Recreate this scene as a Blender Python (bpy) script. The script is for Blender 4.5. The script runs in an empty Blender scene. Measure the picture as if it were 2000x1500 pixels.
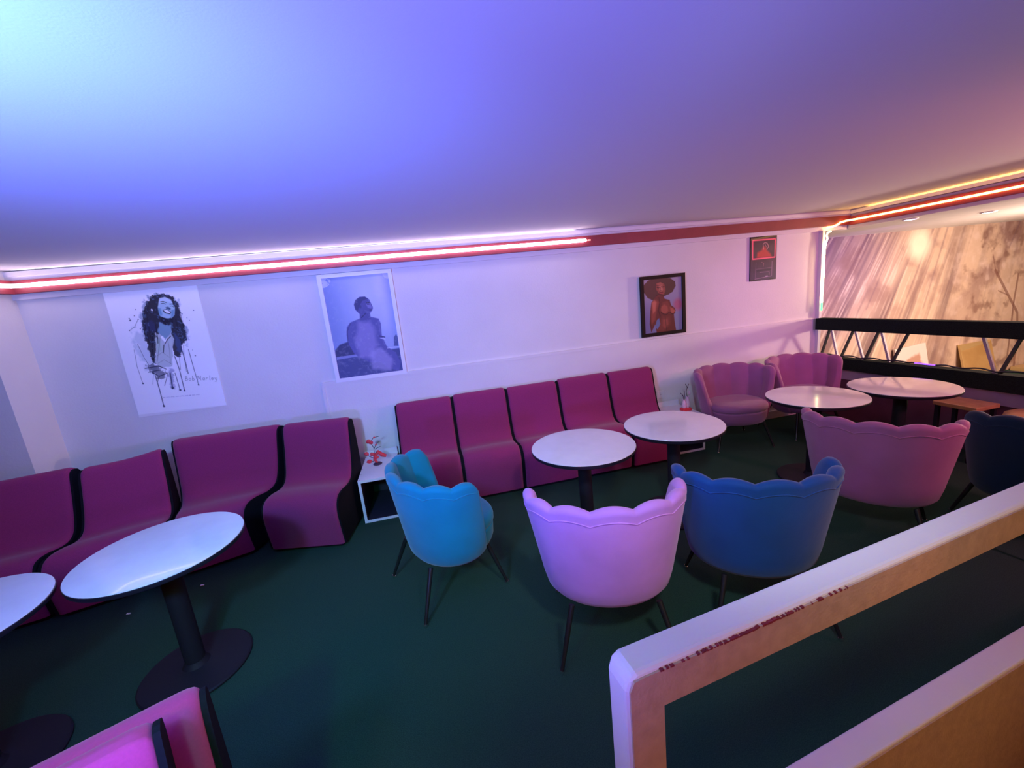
import bpy, bmesh, math, random
import numpy as np
from mathutils import Vector, Matrix
random.seed(7)
S = bpy.context.scene
COL = S.collection
# ---------------------------------------------------------------- camera
cam_d = bpy.data.cameras.new('camera'); cam = bpy.data.objects.new('camera', cam_d); COL.objects.link(cam)
cam_d.sensor_fit = 'HORIZONTAL'; cam_d.sensor_width = 36.0; cam_d.lens = 813.68 / 2000 * 36.0
cam_d.clip_start = 0.02; cam_d.clip_end = 100
YAW, PITCH, ROLL = math.radians(11.497), math.radians(11.7345), math.radians(-5.9991)
fw = Vector((math.sin(YAW) * math.cos(PITCH), math.cos(YAW) * math.cos(PITCH), -math.sin(PITCH)))
r0 = Vector((math.cos(YAW), -math.sin(YAW), 0)); u0 = r0.cross(fw)
right = math.cos(ROLL) * r0 + math.sin(ROLL) * u0
up = -math.sin(ROLL) * r0 + math.cos(ROLL) * u0
M = Matrix((right, up, -fw)).transposed().to_4x4(); M.translation = Vector((0, 0, 1.75))
cam.matrix_world = M
S.camera = cam
# ---------------------------------------------------------------- world, exposure, lights
S.view_settings.view_transform = 'Standard'; S.view_settings.look = 'None'
S.view_settings.gamma = 1.0; S.view_settings.use_curve_mapping = False
S.view_settings.exposure = 0.0
W = bpy.data.worlds.new('world'); S.world = W; W.use_nodes = True
bg = W.node_tree.nodes['Background']; bg.inputs[0].default_value = (1.000, 0.130, 0.000, 1); bg.inputs[1].default_value = 0.1

def lamp(name, kind, loc, energy, color, radius=0.05, target=None, spot=None, blend=0.6):
    d = bpy.data.lights.new(name, kind); d.energy = energy; d.color = color
    d.shadow_soft_size = radius
    if kind == 'SPOT': d.spot_size = math.radians(spot); d.spot_blend = blend
    o = bpy.data.objects.new(name, d); COL.objects.link(o); o.location = loc
    if target is not None:
        o.rotation_euler = (Vector(target) - Vector(loc)).to_track_quat('-Z', 'Y').to_euler()
    return o
lamp('disco_lamp', 'POINT', (-0.75, 0.42, 2.0), 12.1, (0.082, 1.000, 0.000), 0.06)
lamp('room_fill', 'POINT', (-1.1, -0.8, 2.1), 30.4, (1.000, 0.163, 0.000), 0.12)  # added unseen fill behind the camera, not a fixture of the room
lamp('wall_wash', 'SPOT', (-1.0, 0.2, 1.95), 305, (0.160, 0.400, 1.000), 0.10, (-0.75, 4.1, 1.5), 116, 1.0)  # added unseen spot that brightens the back wall
lamp('table_wash', 'SPOT', (0.6, 0.2, 2.25), 118, (0.760, 0.840, 1.000), 0.10, (1.4, 2.6, 0.7), 84, 1.0)  # added unseen spot that lifts the tables and chairs
lamp('ceiling_wash', 'SPOT', (-0.9, -0.2, 1.0), 365, (0.145, 0.122, 1.000), 0.08, (-0.45, 1.5, 2.34), 130, 1.0)
lamp('ceiling_cyan_wash', 'SPOT', (-1.3, 0.1, 1.7), 369.1, (0.000, 0.000, 1.000), 0.06, (-1.0, 0.9, 2.34), 80, 1.0)
lamp('floor_wash', 'SPOT', (-0.6, -0.5, 2.2), 85, (0.05, 1.0, 0.45), 0.08, (-0.62, 2.5, 0), 46, 1.0)  # green spot added to make the carpet glow
lamp('stair_lamp', 'SPOT', (1.6, -1.3, 1.25), 38, (1.0, 0.62, 0.22), 0.10, (1.1, 0.8, 0.8), 75, 0.8)
lamp('orange_lamp', 'SPOT', (1.9, -0.7, 1.15), 7, (1.0, 0.22, 0.04), 0.03, (1.14, 0.728, 0.93), 13, 1.0)
lamp('warm_room_fill', 'SPOT', (4.1, 0.2, 1.9), 118, (1.000, 0.235, 0.440), 0.12, (4.5, 3.6, 1.75), 165, 0.4)  # added unseen fill that tints the right side and its ceiling
lamp('pink_fill', 'SPOT', (3.2, 0.9, 1.5), 93.0, (0.620, 0.222, 1.000), 0.10, (4.1, 4.1, 1.25), 46, 1.0)  # added out-of-view fill for the pink tone on the right wall
lamp('hall_fill', 'POINT', (7.5, 2.5, 1.35), 430, (1.0, 0.68, 0.52), 0.15)  # added mid-air fill lighting the mural, apart from the downlights
lamp('hall_violet_fill', 'SPOT', (5.5, 3.0, 1.7), 120, (0.25, 0.02, 1.0), 0.08, (6.2, 5.2, 1.5), 55, 1.0)  # added violet fill toning the left of the mural

# ---------------------------------------------------------------- materials
def srgb(c):
    return tuple(((x / 255.0) / 12.92 if x / 255.0 <= 0.04045 else ((x / 255.0 + 0.055) / 1.055) ** 2.4) for x in c)
def mat(name, color, rough=0.6, metal=0.0, noise=0.0, nscale=8.0, bump=0.0, bscale=200.0, sheen=0.0, coat=0.0, emit=None, estr=0.0, spec=0.5):
    m = bpy.data.materials.new(name); m.use_nodes = True
    nt = m.node_tree; b = nt.nodes['Principled BSDF']
    b.inputs['Base Color'].default_value = (*color, 1); b.inputs['Roughness'].default_value = rough
    b.inputs['Metallic'].default_value = metal; b.inputs['Sheen Weight'].default_value = sheen
    b.inputs['Coat Weight'].default_value = coat; b.inputs['Coat Roughness'].default_value = 0.04; b.inputs['Specular IOR Level'].default_value = spec
    tc = nt.nodes.new('ShaderNodeTexCoord')
    if noise > 0:
        n = nt.nodes.new('ShaderNodeTexNoise'); n.inputs['Scale'].default_value = nscale; n.inputs['Detail'].default_value = 6
        r = nt.nodes.new('ShaderNodeValToRGB')
        r.color_ramp.elements[0].position = 0.3; r.color_ramp.elements[1].position = 0.7
        r.color_ramp.elements[0].color = (*[c * (1 - noise) for c in color], 1)
        r.color_ramp.elements[1].color = (*[min(1, c * (1 + noise)) for c in color], 1)
        nt.links.new(tc.outputs['Object'], n.inputs['Vector']); nt.links.new(n.outputs['Fac'], r.inputs['Fac'])
        nt.links.new(r.outputs['Color'], b.inputs['Base Color'])
    if bump > 0:
        n2 = nt.nodes.new('ShaderNodeTexNoise'); n2.inputs['Scale'].default_value = bscale; n2.inputs['Detail'].default_value = 3
        bp = nt.nodes.new('ShaderNodeBump'); bp.inputs['Strength'].default_value = bump; bp.inputs['Distance'].default_value = 0.004
        nt.links.new(tc.outputs['Object'], n2.inputs['Vector']); nt.links.new(n2.outputs['Fac'], bp.inputs['Height'])
        nt.links.new(bp.outputs['Normal'], b.inputs['Normal'])
    if emit is not None:
        b.inputs['Emission Color'].default_value = (*emit, 1); b.inputs['Emission Strength'].default_value = estr
    return m
def art_mat(name, rough=0.6, coat=0.0):
    m = bpy.data.materials.new(name); m.use_nodes = True; nt = m.node_tree; b = nt.nodes['Principled BSDF']
    a = nt.nodes.new('ShaderNodeAttribute'); a.attribute_name = 'art'
    nt.links.new(a.outputs['Color'], b.inputs['Base Color']); b.inputs['Roughness'].default_value = rough
    b.inputs['Coat Weight'].default_value = coat
    return m
PAINT = mat('white_wall_paint', (0.74, 0.71, 0.70), 0.75, noise=0.03, nscale=2.5, bump=0.25, bscale=60)
CEILP = mat('white_ceiling_paint', (0.72, 0.70, 0.70), 0.85, bump=0.10, bscale=160)
PELM = mat('white_gloss_trim', (0.72, 0.69, 0.72), 0.45)
RED = mat('red_trim_paint', (0.26, 0.034, 0.046), 0.45, noise=0.1)
CARPET = mat('dark_green_carpet', (0.022, 0.058, 0.038), 0.95, noise=0.35, nscale=260, bump=0.6, bscale=400, spec=0.1)
DARKCARP = mat('black_green_carpet_wrap', (0.012, 0.020, 0.016), 0.95, noise=0.35, nscale=120, bump=0.6, bscale=300, spec=0.1)
WINE = mat('wine_red_upholstery', (0.28, 0.026, 0.112), 0.85, noise=0.10, nscale=180, bump=0.2, bscale=500, sheen=0.15, spec=0.2)
BLACKF = mat('black_side_fabric', (0.006, 0.005, 0.008), 0.85, noise=0.2, nscale=90, spec=0.15)
BLUEV = mat('teal_blue_velvet', (0.001, 0.195, 0.30), 0.7, noise=0.10, nscale=5, bump=0.5, bscale=14, sheen=0.22, spec=0.15)
PINKV = mat('pink_velvet', (0.54, 0.24, 0.62), 0.7, noise=0.09, nscale=5, bump=0.5, bscale=14, sheen=0.25, spec=0.2)
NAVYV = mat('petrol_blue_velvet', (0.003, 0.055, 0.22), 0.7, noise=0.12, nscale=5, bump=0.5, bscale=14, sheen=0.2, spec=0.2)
PINKD = mat('shaded_pink_velvet', (0.32, 0.105, 0.23), 0.7, noise=0.09, nscale=5, bump=0.5, bscale=14, sheen=0.25, spec=0.2)  # darker copy of the pink velvet, the chairs' shade put into its colour
DARKV = mat('shaded_teal_velvet', (0.004, 0.025, 0.045), 0.75, noise=0.12, nscale=5, sheen=0.2, spec=0.2)  # velvet darkened in its colour for the chair standing in shadow
MARBLE = mat('white_laminate_top', (0.74, 0.74, 0.74), 0.16, noise=0.035, nscale=9, coat=0.28)
BLACKE = mat('black_edge_band', (0.012, 0.010, 0.018), 0.35)
BLACKM = mat('black_powder_coat', (0.013, 0.012, 0.018), 0.6, bump=0.2, bscale=300, spec=0.2)
LEGM = mat('black_tapered_leg', (0.012, 0.012, 0.012), 0.35)
SILVER = mat('polished_steel_tip', (0.85, 0.85, 0.85), 0.2, metal=1.0)
STEEL = mat('painted_steel_bar', (0.42, 0.38, 0.42), 0.45, metal=0.3)
STEELD = mat('dark_green_painted_bar', (0.05, 0.06, 0.045), 0.5, metal=0.2)
WHITEB = mat('white_melamine', (0.72, 0.70, 0.76), 0.45)
DARKIN = mat('dark_box_interior', (0.02, 0.015, 0.03), 0.7)
BLACKFR = mat('black_picture_frame', (0.005, 0.004, 0.004), 0.5, spec=0.2)
TAN = mat('tan_parapet_face', (0.50, 0.34, 0.24), 0.8, noise=0.10, nscale=30, bump=0.35, bscale=120)  # parapet paint toned tan, part of the orange stair light in its colour
CHIP = mat('chipped_red_paint', (0.22, 0.02, 0.03), 0.7, noise=0.3, nscale=60)
GOLDW = mat('varnished_golden_wood', (0.50, 0.32, 0.14), 0.25, noise=0.15, nscale=14)
CANV = mat('stretched_canvas_edge', (0.60, 0.55, 0.50), 0.7)
GOLDF = mat('gilded_frame', (0.62, 0.45, 0.20), 0.35, metal=0.4)
REDP = mat('red_blossom', (0.75, 0.04, 0.06), 0.6)
TWIG = mat('dark_twig', (0.07, 0.03, 0.06), 0.8)
PINKC = mat('pink_ceramic', (0.75, 0.50, 0.62), 0.3)
MAROON = mat('shaded_wall_maroon', (0.12, 0.04, 0.07), 0.6, noise=0.15)  # dark colour stands for the shade on the low wall under the rail
LILAC = mat('lilac_wall_paint', (0.42, 0.32, 0.44), 0.6, noise=0.05)
PLAST = mat('white_plastic_plate', (0.75, 0.73, 0.75), 0.4)
LEDW = mat('led_pinkish_white', (0.9, 0.9, 0.9), 0.4, emit=(0.950, 0.780, 1.000), estr=7.5)
LEDC = mat('led_cove_white', (0.9, 0.9, 0.9), 0.4, emit=(0.850, 0.780, 1.000), estr=5.5)
LEDO = mat('led_cove_yellow', (0.9, 0.9, 0.7), 0.4, emit=(1.000, 0.500, 0.080), estr=15.00)
LEDR = mat('led_red_dot', (0.9, 0.3, 0.3), 0.4, emit=(1.0, 0.30, 0.25), estr=5)
LEDY = mat('led_warm_yellow', (0.9, 0.9, 0.7), 0.4, emit=(1.000, 0.520, 0.120), estr=9.0)
LEDP = mat('led_warm_white', (0.9, 0.9, 0.7), 0.4, emit=(1.000, 0.680, 0.300), estr=13.50)
LEDG = mat('led_green', (0.3, 0.9, 0.5), 0.4, emit=(0.06, 1.0, 0.22), estr=2.4)
LEDB = mat('led_violet', (0.3, 0.2, 0.9), 0.4, emit=(0.22, 0.06, 1.0), estr=2.5)
DOWNL = mat('downlight_glass', (0.9, 0.9, 0.8), 0.4, emit=(1.0, 0.75, 0.45), estr=12)
DOWNV = mat('downlight_glass_violet', (0.9, 0.9, 0.9), 0.4, emit=(0.75, 0.55, 1.0), estr=8)

# ---------------------------------------------------------------- helpers
def tag(o, label=None, cat=None, group=None, kind=None):
    if label: o['label'] = label
    if cat: o['category'] = cat
    if group: o['group'] = group
    if kind: o['kind'] = kind
    return o
def empty(name, loc=(0, 0, 0), rz=0.0):
    o = bpy.data.objects.new(name, None); COL.objects.link(o); o.location = loc; o.rotation_euler = (0, 0, rz)
    o.empty_display_size = 0.1
    return o
def link_mesh(name, verts, faces, m, parent=None, smooth=False, angle=None):
    me = bpy.data.meshes.new(name); me.from_pydata([tuple(v) for v in verts], [], faces)
    bm = bmesh.new(); bm.from_mesh(me); bmesh.ops.recalc_face_normals(bm, faces=bm.faces); bm.to_mesh(me); bm.free()
    if smooth:
        me.polygons.foreach_set('use_smooth', [True] * len(me.polygons))
        if angle is not None: me.set_sharp_from_angle(angle=math.radians(angle))
    mm = m if isinstance(m, list) else [m]
    for x in mm: me.materials.append(x)
    o = bpy.data.objects.new(name, me); COL.objects.link(o)
    if parent: o.parent = parent
    return o
class MB:
    def __init__(s): s.v = []; s.f = []
    def add(s, v, f):
        n = len(s.v); s.v += [tuple(p) for p in v]; s.f += [tuple(i + n for i in q) for q in f]; return s
    def box(s, x0, x1, y0, y1, z0, z1, b=0.0):
        if b <= 0:
            v = [(x, y, z) for z in (z0, z1) for y in (y0, y1) for x in (x0, x1)]
            return s.add(v, [(0, 2, 3, 1), (4, 5, 7, 6), (0, 1, 5, 4), (2, 6, 7, 3), (0, 4, 6, 2), (1, 3, 7, 5)])
        bm = bmesh.new(); bmesh.ops.create_cube(bm, size=1)
        for q in bm.verts: q.co = Vector(((x0 + x1) / 2 + q.co.x * (x1 - x0), (y0 + y1) / 2 + q.co.y * (y1 - y0), (z0 + z1) / 2 + q.co.z * (z1 - z0)))
        bmesh.ops.bevel(bm, geom=list(bm.edges), offset=b, segments=2, affect='EDGES', profile=0.6)
        bm.verts.index_update()
        s.add([q.co[:] for q in bm.verts], [tuple(w.index for w in f.verts) for f in bm.faces]); bm.free(); return s
    def tube(s, pts, rad, n=10, cap=True):
        pts = [Vector(p) for p in pts]; rr = rad if isinstance(rad, (list, tuple)) else [rad] * len(pts)
        ring = []; prev = None
        for i, p in enumerate(pts):
            t = (pts[min(i + 1, len(pts) - 1)] - pts[max(i - 1, 0)]).normalized()
            if prev is None:
                a = Vector((0, 0, 1)) if abs(t.z) < 0.9 else Vector((1, 0, 0)); x = t.cross(a).normalized()
            else:
                x = (prev - t * prev.dot(t)).normalized()
            prev = x; y = t.cross(x)
            ring.append([p + rr[i] * (math.cos(2 * math.pi * k / n) * x + math.sin(2 * math.pi * k / n) * y) for k in range(n)])
        v = [q for r in ring for q in r]; f = []
        for i in range(len(pts) - 1):
            for k in range(n):
                f.append((i * n + k, i * n + (k + 1) % n, (i + 1) * n + (k + 1) % n, (i + 1) * n + k))
        if cap: f.append(tuple(range(n - 1, -1, -1))); f.append(tuple((len(pts) - 1) * n + k for k in range(n)))
        return s.add(v, f)
    def lathe(s, prof, c=(0, 0, 0), n=48, fx=None):
        v = []; f = []
        for (r, z) in prof:
            for k in range(n):
                a = 2 * math.pi * k / n
                v.append((c[0] + r * math.cos(a), c[1] + r * math.sin(a), c[2] + z))
        for i in range(len(prof) - 1):
            for k in range(n):
                f.append((i * n + k, i * n + (k + 1) % n, (i + 1) * n + (k + 1) % n, (i + 1) * n + k))
        f.append(tuple(range(n - 1, -1, -1))); f.append(tuple((len(prof) - 1) * n + k for k in range(n)))
        return s.add(v, f)
    def hexa(s, p):      # 8 corners: bottom 4 then top 4
        return s.add(p, [(0, 3, 2, 1), (4, 5, 6, 7), (0, 1, 5, 4), (1, 2, 6, 5), (2, 3, 7, 6), (3, 0, 4, 7)])
    def build(s, name, m, parent=None, smooth=False, angle=35):
        return link_mesh(name, s.v, s.f, m, parent, smooth, angle if smooth else None)
def copy_tree(o, parent=None):
    c = o.copy(); COL.objects.link(c)
    if parent: c.parent = parent
    for ch in list(o.children): copy_tree(ch, c)
    return c

# ---------------------------------------------------------------- the shell of the room
WY = 4.10                                   # back wall plane
def struct(o): return tag(o, kind='structure')
def slab(pts, z0, z1):
    n = len(pts); return MB().add([(x, y, z0) for x, y in pts] + [(x, y, z1) for x, y in pts],
        [tuple(range(n - 1, -1, -1)), tuple(range(n, 2 * n))] + [(i, (i + 1) % n, n + (i + 1) % n, n + i) for i in range(n)])
struct(slab([(-5.2, -2.6), (0.285, -2.6), (0.285, 0.66), (3.49, 1.028), (4.62, 1.158), (4.62, 4.24), (-5.2, 4.24)], -0.12, 0.0).build('floor', CARPET))
struct(slab([(0.285, -2.6), (4.62, -2.6), (4.62, 1.158), (3.49, 1.028), (0.285, 0.66)], -1.12, -1.0).build('floor', CARPET))
struct(MB().box(4.62, 12.5, -2.6, 5.4, -0.52, -0.40).build('floor', CARPET))
struct(MB().box(-3.04, 4.57, WY, WY + 0.14, 0, 2.34).build('wall_back', PAINT))
struct(MB().box(-5.2, -3.04, 3.77, WY + 0.14, 0, 2.34).build('wall_left', PAINT))
struct(MB().hexa([(-5.2, -2.6, 2.345), (4.95, -2.6, 2.325), (4.95, 4.24, 2.325), (-5.2, 4.24, 2.345),
                  (-5.2, -2.6, 2.48), (4.95, -2.6, 2.48), (4.95, 4.24, 2.48), (-5.2, 4.24, 2.48)]).build('ceiling', CEILP))
struct(MB().box(5.10, 12.5, -2.6, 4.2, 2.12, 2.24).box(4.57, 12.5, 4.2, 5.4, 2.12, 2.24).build('ceiling', PAINT))
struct(MB().box(4.3, 12.5, 5.2, 5.4, -0.4, 2.12).build('wall_far', PAINT))
# white pelmet board, moulding and red rail round the top of the walls
struct(MB().box(-3.04, 4.95, 4.060, 4.10, 2.262, 2.330).box(4.57, 4.95, 4.10, 4.2, 2.12, 2.325).hexa([(-3.0, 4.036, 2.292), (4.95, 4.036, 2.280), (4.95, 4.058, 2.280), (-3.0, 4.058, 2.292), (-3.0, 4.036, 2.3275), (4.95, 4.036, 2.3120), (4.95, 4.040, 2.3120), (-3.0, 4.040, 2.3275)]).build('trim_1', PELM))
struct(MB().box(-3.04, 4.93, 4.035, 4.10, 2.162, 2.262, 0.003).box(-3.04, -2.985, 3.6, 4.035, 2.162, 2.262).build('trim_2', RED))
struct(MB().box(-3.04, 4.93, 4.072, 4.10, 2.118, 2.162).build('trim_3', PELM))
struct(MB().box(4.95, 5.10, -2.6, 4.10, 2.12, 2.325).box(4.920, 4.924, -2.6, 4.03, 2.272, 2.311).box(4.920, 4.95, -2.6, 4.03, 2.272, 2.276).build('trim_4', PELM))
struct(MB().box(4.915, 4.95, -2.6, 4.035, 2.152, 2.245, 0.003).build('trim_5', RED))
struct(MB().hexa([(-0.955, 4.088, 0.0), (4.57, 4.088, 0.0), (4.57, WY, 0.0), (-0.955, WY, 0.0),
                  (-0.955, 4.088, 1.135), (4.57, 4.088, 1.140), (4.57, WY, 1.140), (-0.955, WY, 1.135)])
       .hexa([(-0.955, 4.080, 1.122), (4.57, 4.080, 1.128), (4.57, WY, 1.128), (-0.955, WY, 1.122),
              (-0.955, 4.080, 1.158), (4.57, 4.080, 1.146), (4.57, WY, 1.146), (-0.955, WY, 1.158)])
       .box(-0.962, -0.935, 4.080, WY, 0, 1.122).build('trim_6', PAINT))
struct(MB().box(-3.04, 4.57, 4.066, 4.088, 0.0, 0.09).build('baseboard_back', PELM))
struct(MB().box(4.57, 4.605, 4.05, 4.24, -0.4, 2.12).build('trim_7', PELM))
# parapet round the mezzanine edge (right): low wall, carpet-wrapped rails, bars
struct(MB().box(4.585, 4.66, -1.2, 4.05, -0.4, 0.46).build('wall_right', MAROON))
struct(MB().box(4.575, 4.67, -1.2, 4.05, 0.46, 0.575).build('trim_8', LILAC))

# ---------------------------------------------------------------- railing
rl = tag(empty('railing', (4.57, 3.0, 0.0)), 'dark green carpet-wrapped railing with zigzag metal bars at the open right side', 'railing')
def relbox(mb, parent_loc):
    mb.v = [(x - parent_loc[0], y - parent_loc[1], z - parent_loc[2]) for x, y, z in mb.v]; return mb
RLOC = (4.57, 3.0, 0.0)
relbox(MB().hexa([(4.52, -1.2, 1.05), (4.62, -1.2, 1.05), (4.62, 4.045, 1.010), (4.52, 4.045, 1.010),
                  (4.52, -1.2, 1.18), (4.62, -1.2, 1.18), (4.62, 4.045, 1.140), (4.52, 4.045, 1.140)]), RLOC).build('top_rail', DARKCARP, rl)
relbox(MB().hexa([(4.53, -1.2, 0.595), (4.64, -1.2, 0.595), (4.64, 4.045, 0.578), (4.53, 4.045, 0.578),
                  (4.53, -1.2, 0.79), (4.64, -1.2, 0.79), (4.64, 4.045, 0.695), (4.53, 4.045, 0.695)]), RLOC).build('bottom_rail', DARKCARP, rl)
bars = [((3.915, 1.015), (4.015, 0.70)), ((3.90, 1.015), (3.807, 0.70)), ((3.645, 1.015), (3.775, 0.70)), ((3.63, 1.015), (3.52, 0.705)),
        ((3.385, 1.02), (3.51, 0.705)), ((3.365, 1.02), (3.262, 0.71)), ((3.112, 1.02), (3.245, 0.71)), ((2.566, 1.025), (2.458, 0.725)),
        ((2.329, 1.025), (2.43, 0.725)), ((2.30, 1.025), (2.19, 0.73)), ((2.02, 1.03), (2.14, 0.735)), ((1.99, 1.03), (1.90, 0.74)), ((1.71, 1.03), (1.84, 0.745)),
        ((1.68, 1.03), (1.59, 0.75)), ((1.40, 1.04), (1.52, 0.755))]
for k, ((ya, za), (yb, zb)) in enumerate(bars):
    bm_ = STEELD if yb > ya else STEEL
    w = 0.011
    relbox(MB().hexa([(4.575, yb - w, zb - .01), (4.595, yb - w, zb - .01), (4.595, yb + w, zb - .01), (4.575, yb + w, zb - .01),
                      (4.575, ya - w, za + .01), (4.595, ya - w, za + .01), (4.595, ya + w, za + .01), (4.575, ya + w, za + .01)]), RLOC).build('bar', bm_, rl)
cb = []
for i in range(60):
    t = i / 59; y = 4.0 - 2.3 * t
    cb.append((4.575 + 0.018 * math.sin(i * 0.9), y, 0.695 + (4.045 - y) * 0.0181 + 0.014 + 0.012 * abs(math.sin(i * 0.55))))
tag(MB().tube(cb, 0.007, 8).build('cable', mat('black_cable', (0.02, 0.02, 0.03), 0.3), smooth=True), 'tangled thin black cable lying along the bottom rail of the railing', 'cable')
tag(MB().box(4.545, 4.560, 2.86, 3.02, 0.735, 0.745).build('led_strip', LEDB), 'short violet glowing strip on the bottom rail of the railing', 'light')

# ---------------------------------------------------------------- LED strips
ls = tag(empty('led_strip', (0, 4.02, 2.21)), 'long pinkish-white glowing strip on the red rail above the posters', 'light')
pts = [(-2.97, 3.72, 0), (-2.97, 3.93, 0), (-2.955, 3.985, 0), (-2.90, 4.010, 0), (-2.6, 4.012, 0), (1.70, 4.012, 0)]
MB().tube([(x, y - 4.02, 0.008) for x, y, z in pts], 0.016, 10).build('light_tube', LEDW, ls, True)
for i in range(3):
    MB().lathe([(0.004, 0), (0.006, 0.004), (0.006, 0.008), (0.003, 0.012)], (1.715 + 0.017 * i, 0.0, 0.002), 10).build('light_dot', LEDR, ls, True)
CZ = lambda X: 2.345 - 0.020 * (X + 5.2) / 10.15
MB().tube([(x, 0.030, CZ(x) - 0.021 - 2.21) for x in (-2.98, 1.60)], 0.0065, 8).build('cove_tube', LEDC, ls, True)
ls2 = tag(empty('led_strip', (4.9, 2.0, 2.2)), 'warm yellow glowing strip on the beam above the railing', 'light')
p2 = [(4.60, 4.028, 2.150), (4.68, 4.028, 2.152), (4.735, 4.026, 2.168), (4.775, 4.022, 2.190), (4.84, 4.00, 2.202), (4.89, 3.95, 2.203), (4.902, 3.8, 2.203), (4.902, -1.5, 2.203)]
MB().tube([(x - 4.9, y - 2.0, z - 2.2) for x, y, z in p2], 0.010, 10).build('light_tube', LEDY, ls2, True)
MB().tube([(4.935 - 4.9, y - 2.0, CZ(4.938) - 0.020 - 2.2) for y in (3.85, -1.5)], 0.0055, 8).build('cove_tube', LEDO, ls2, True)
ls3 = tag(empty('led_strip', (4.56, 4.04, 1.0)), 'upright warm white strip with a green end on the post beside the mural', 'light')
zz = [2.105, 2.09, 2.06, 2.03, 1.98, 1.93, 1.85, 1.7, 1.5, 1.32]
xx = [4.66, 4.615, 4.605, 4.618, 4.60, 4.588, 4.585, 4.588, 4.585, 4.583]
MB().tube([(x - 4.56, -0.008, z - 1.0) for x, z in zip(xx, zz)], 0.0085, 10).build('light_tube', LEDP, ls3, True)
MB().tube([(0.023, -0.008, 0.32), (0.022, -0.008, 0.225)], 0.0085, 10).build('green_end', LEDG, ls3, True)['label'] = 'green glowing end'

# ---------------------------------------------------------------- downlights of the hall ceiling
for (x, y), m, lb in (((5.12, 3.56), DOWNV, 'small violet round recessed light in the low ceiling, nearer the back wall'), ((6.09, 3.49), DOWNL, 'small warm white recessed light in the low ceiling, farther right')):
    e = tag(empty('ceiling_light', (x, y, 2.118)), lb, 'light')
    MB().lathe([(0.062, -0.010), (0.066, -0.004), (0.066, 0.001)], (0, 0, 0), 28).build('ring', PELM, e, True)
    MB().lathe([(0.046, -0.012), (0.050, -0.0105), (0.050, -0.006)], (0, 0, 0), 28).build('lens', m, e, True)

# ---------------------------------------------------------------- painted pictures (colour grids)
def fbm(h, w, sc, octv=4, seed=1, ax=1.0):
    rng = np.random.default_rng(seed); out = np.zeros((h, w)); amp = 1.0; tot = 0
    for o in range(octv):
        gy = max(2, int(sc * 2 ** o)) + 2; gx = max(2, int(sc * ax * 2 ** o * w / h)) + 2
        g = rng.random((gy, gx)); ys = np.linspace(0, gy - 1.001, h); xs = np.linspace(0, gx - 1.001, w)
        y0 = ys.astype(int); x0 = xs.astype(int); fy = (ys - y0)[:, None]; fx = (xs - x0)[None]
        fy = fy * fy * (3 - 2 * fy); fx = fx * fx * (3 - 2 * fx)
        a = g[y0][:, x0]; b = g[y0][:, x0 + 1]; c = g[y0 + 1][:, x0]; d = g[y0 + 1][:, x0 + 1]
        out += amp * ((a * (1 - fx) + b * fx) * (1 - fy) + (c * (1 - fx) + d * fx) * fy); tot += amp; amp *= 0.55
    return out / tot
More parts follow.
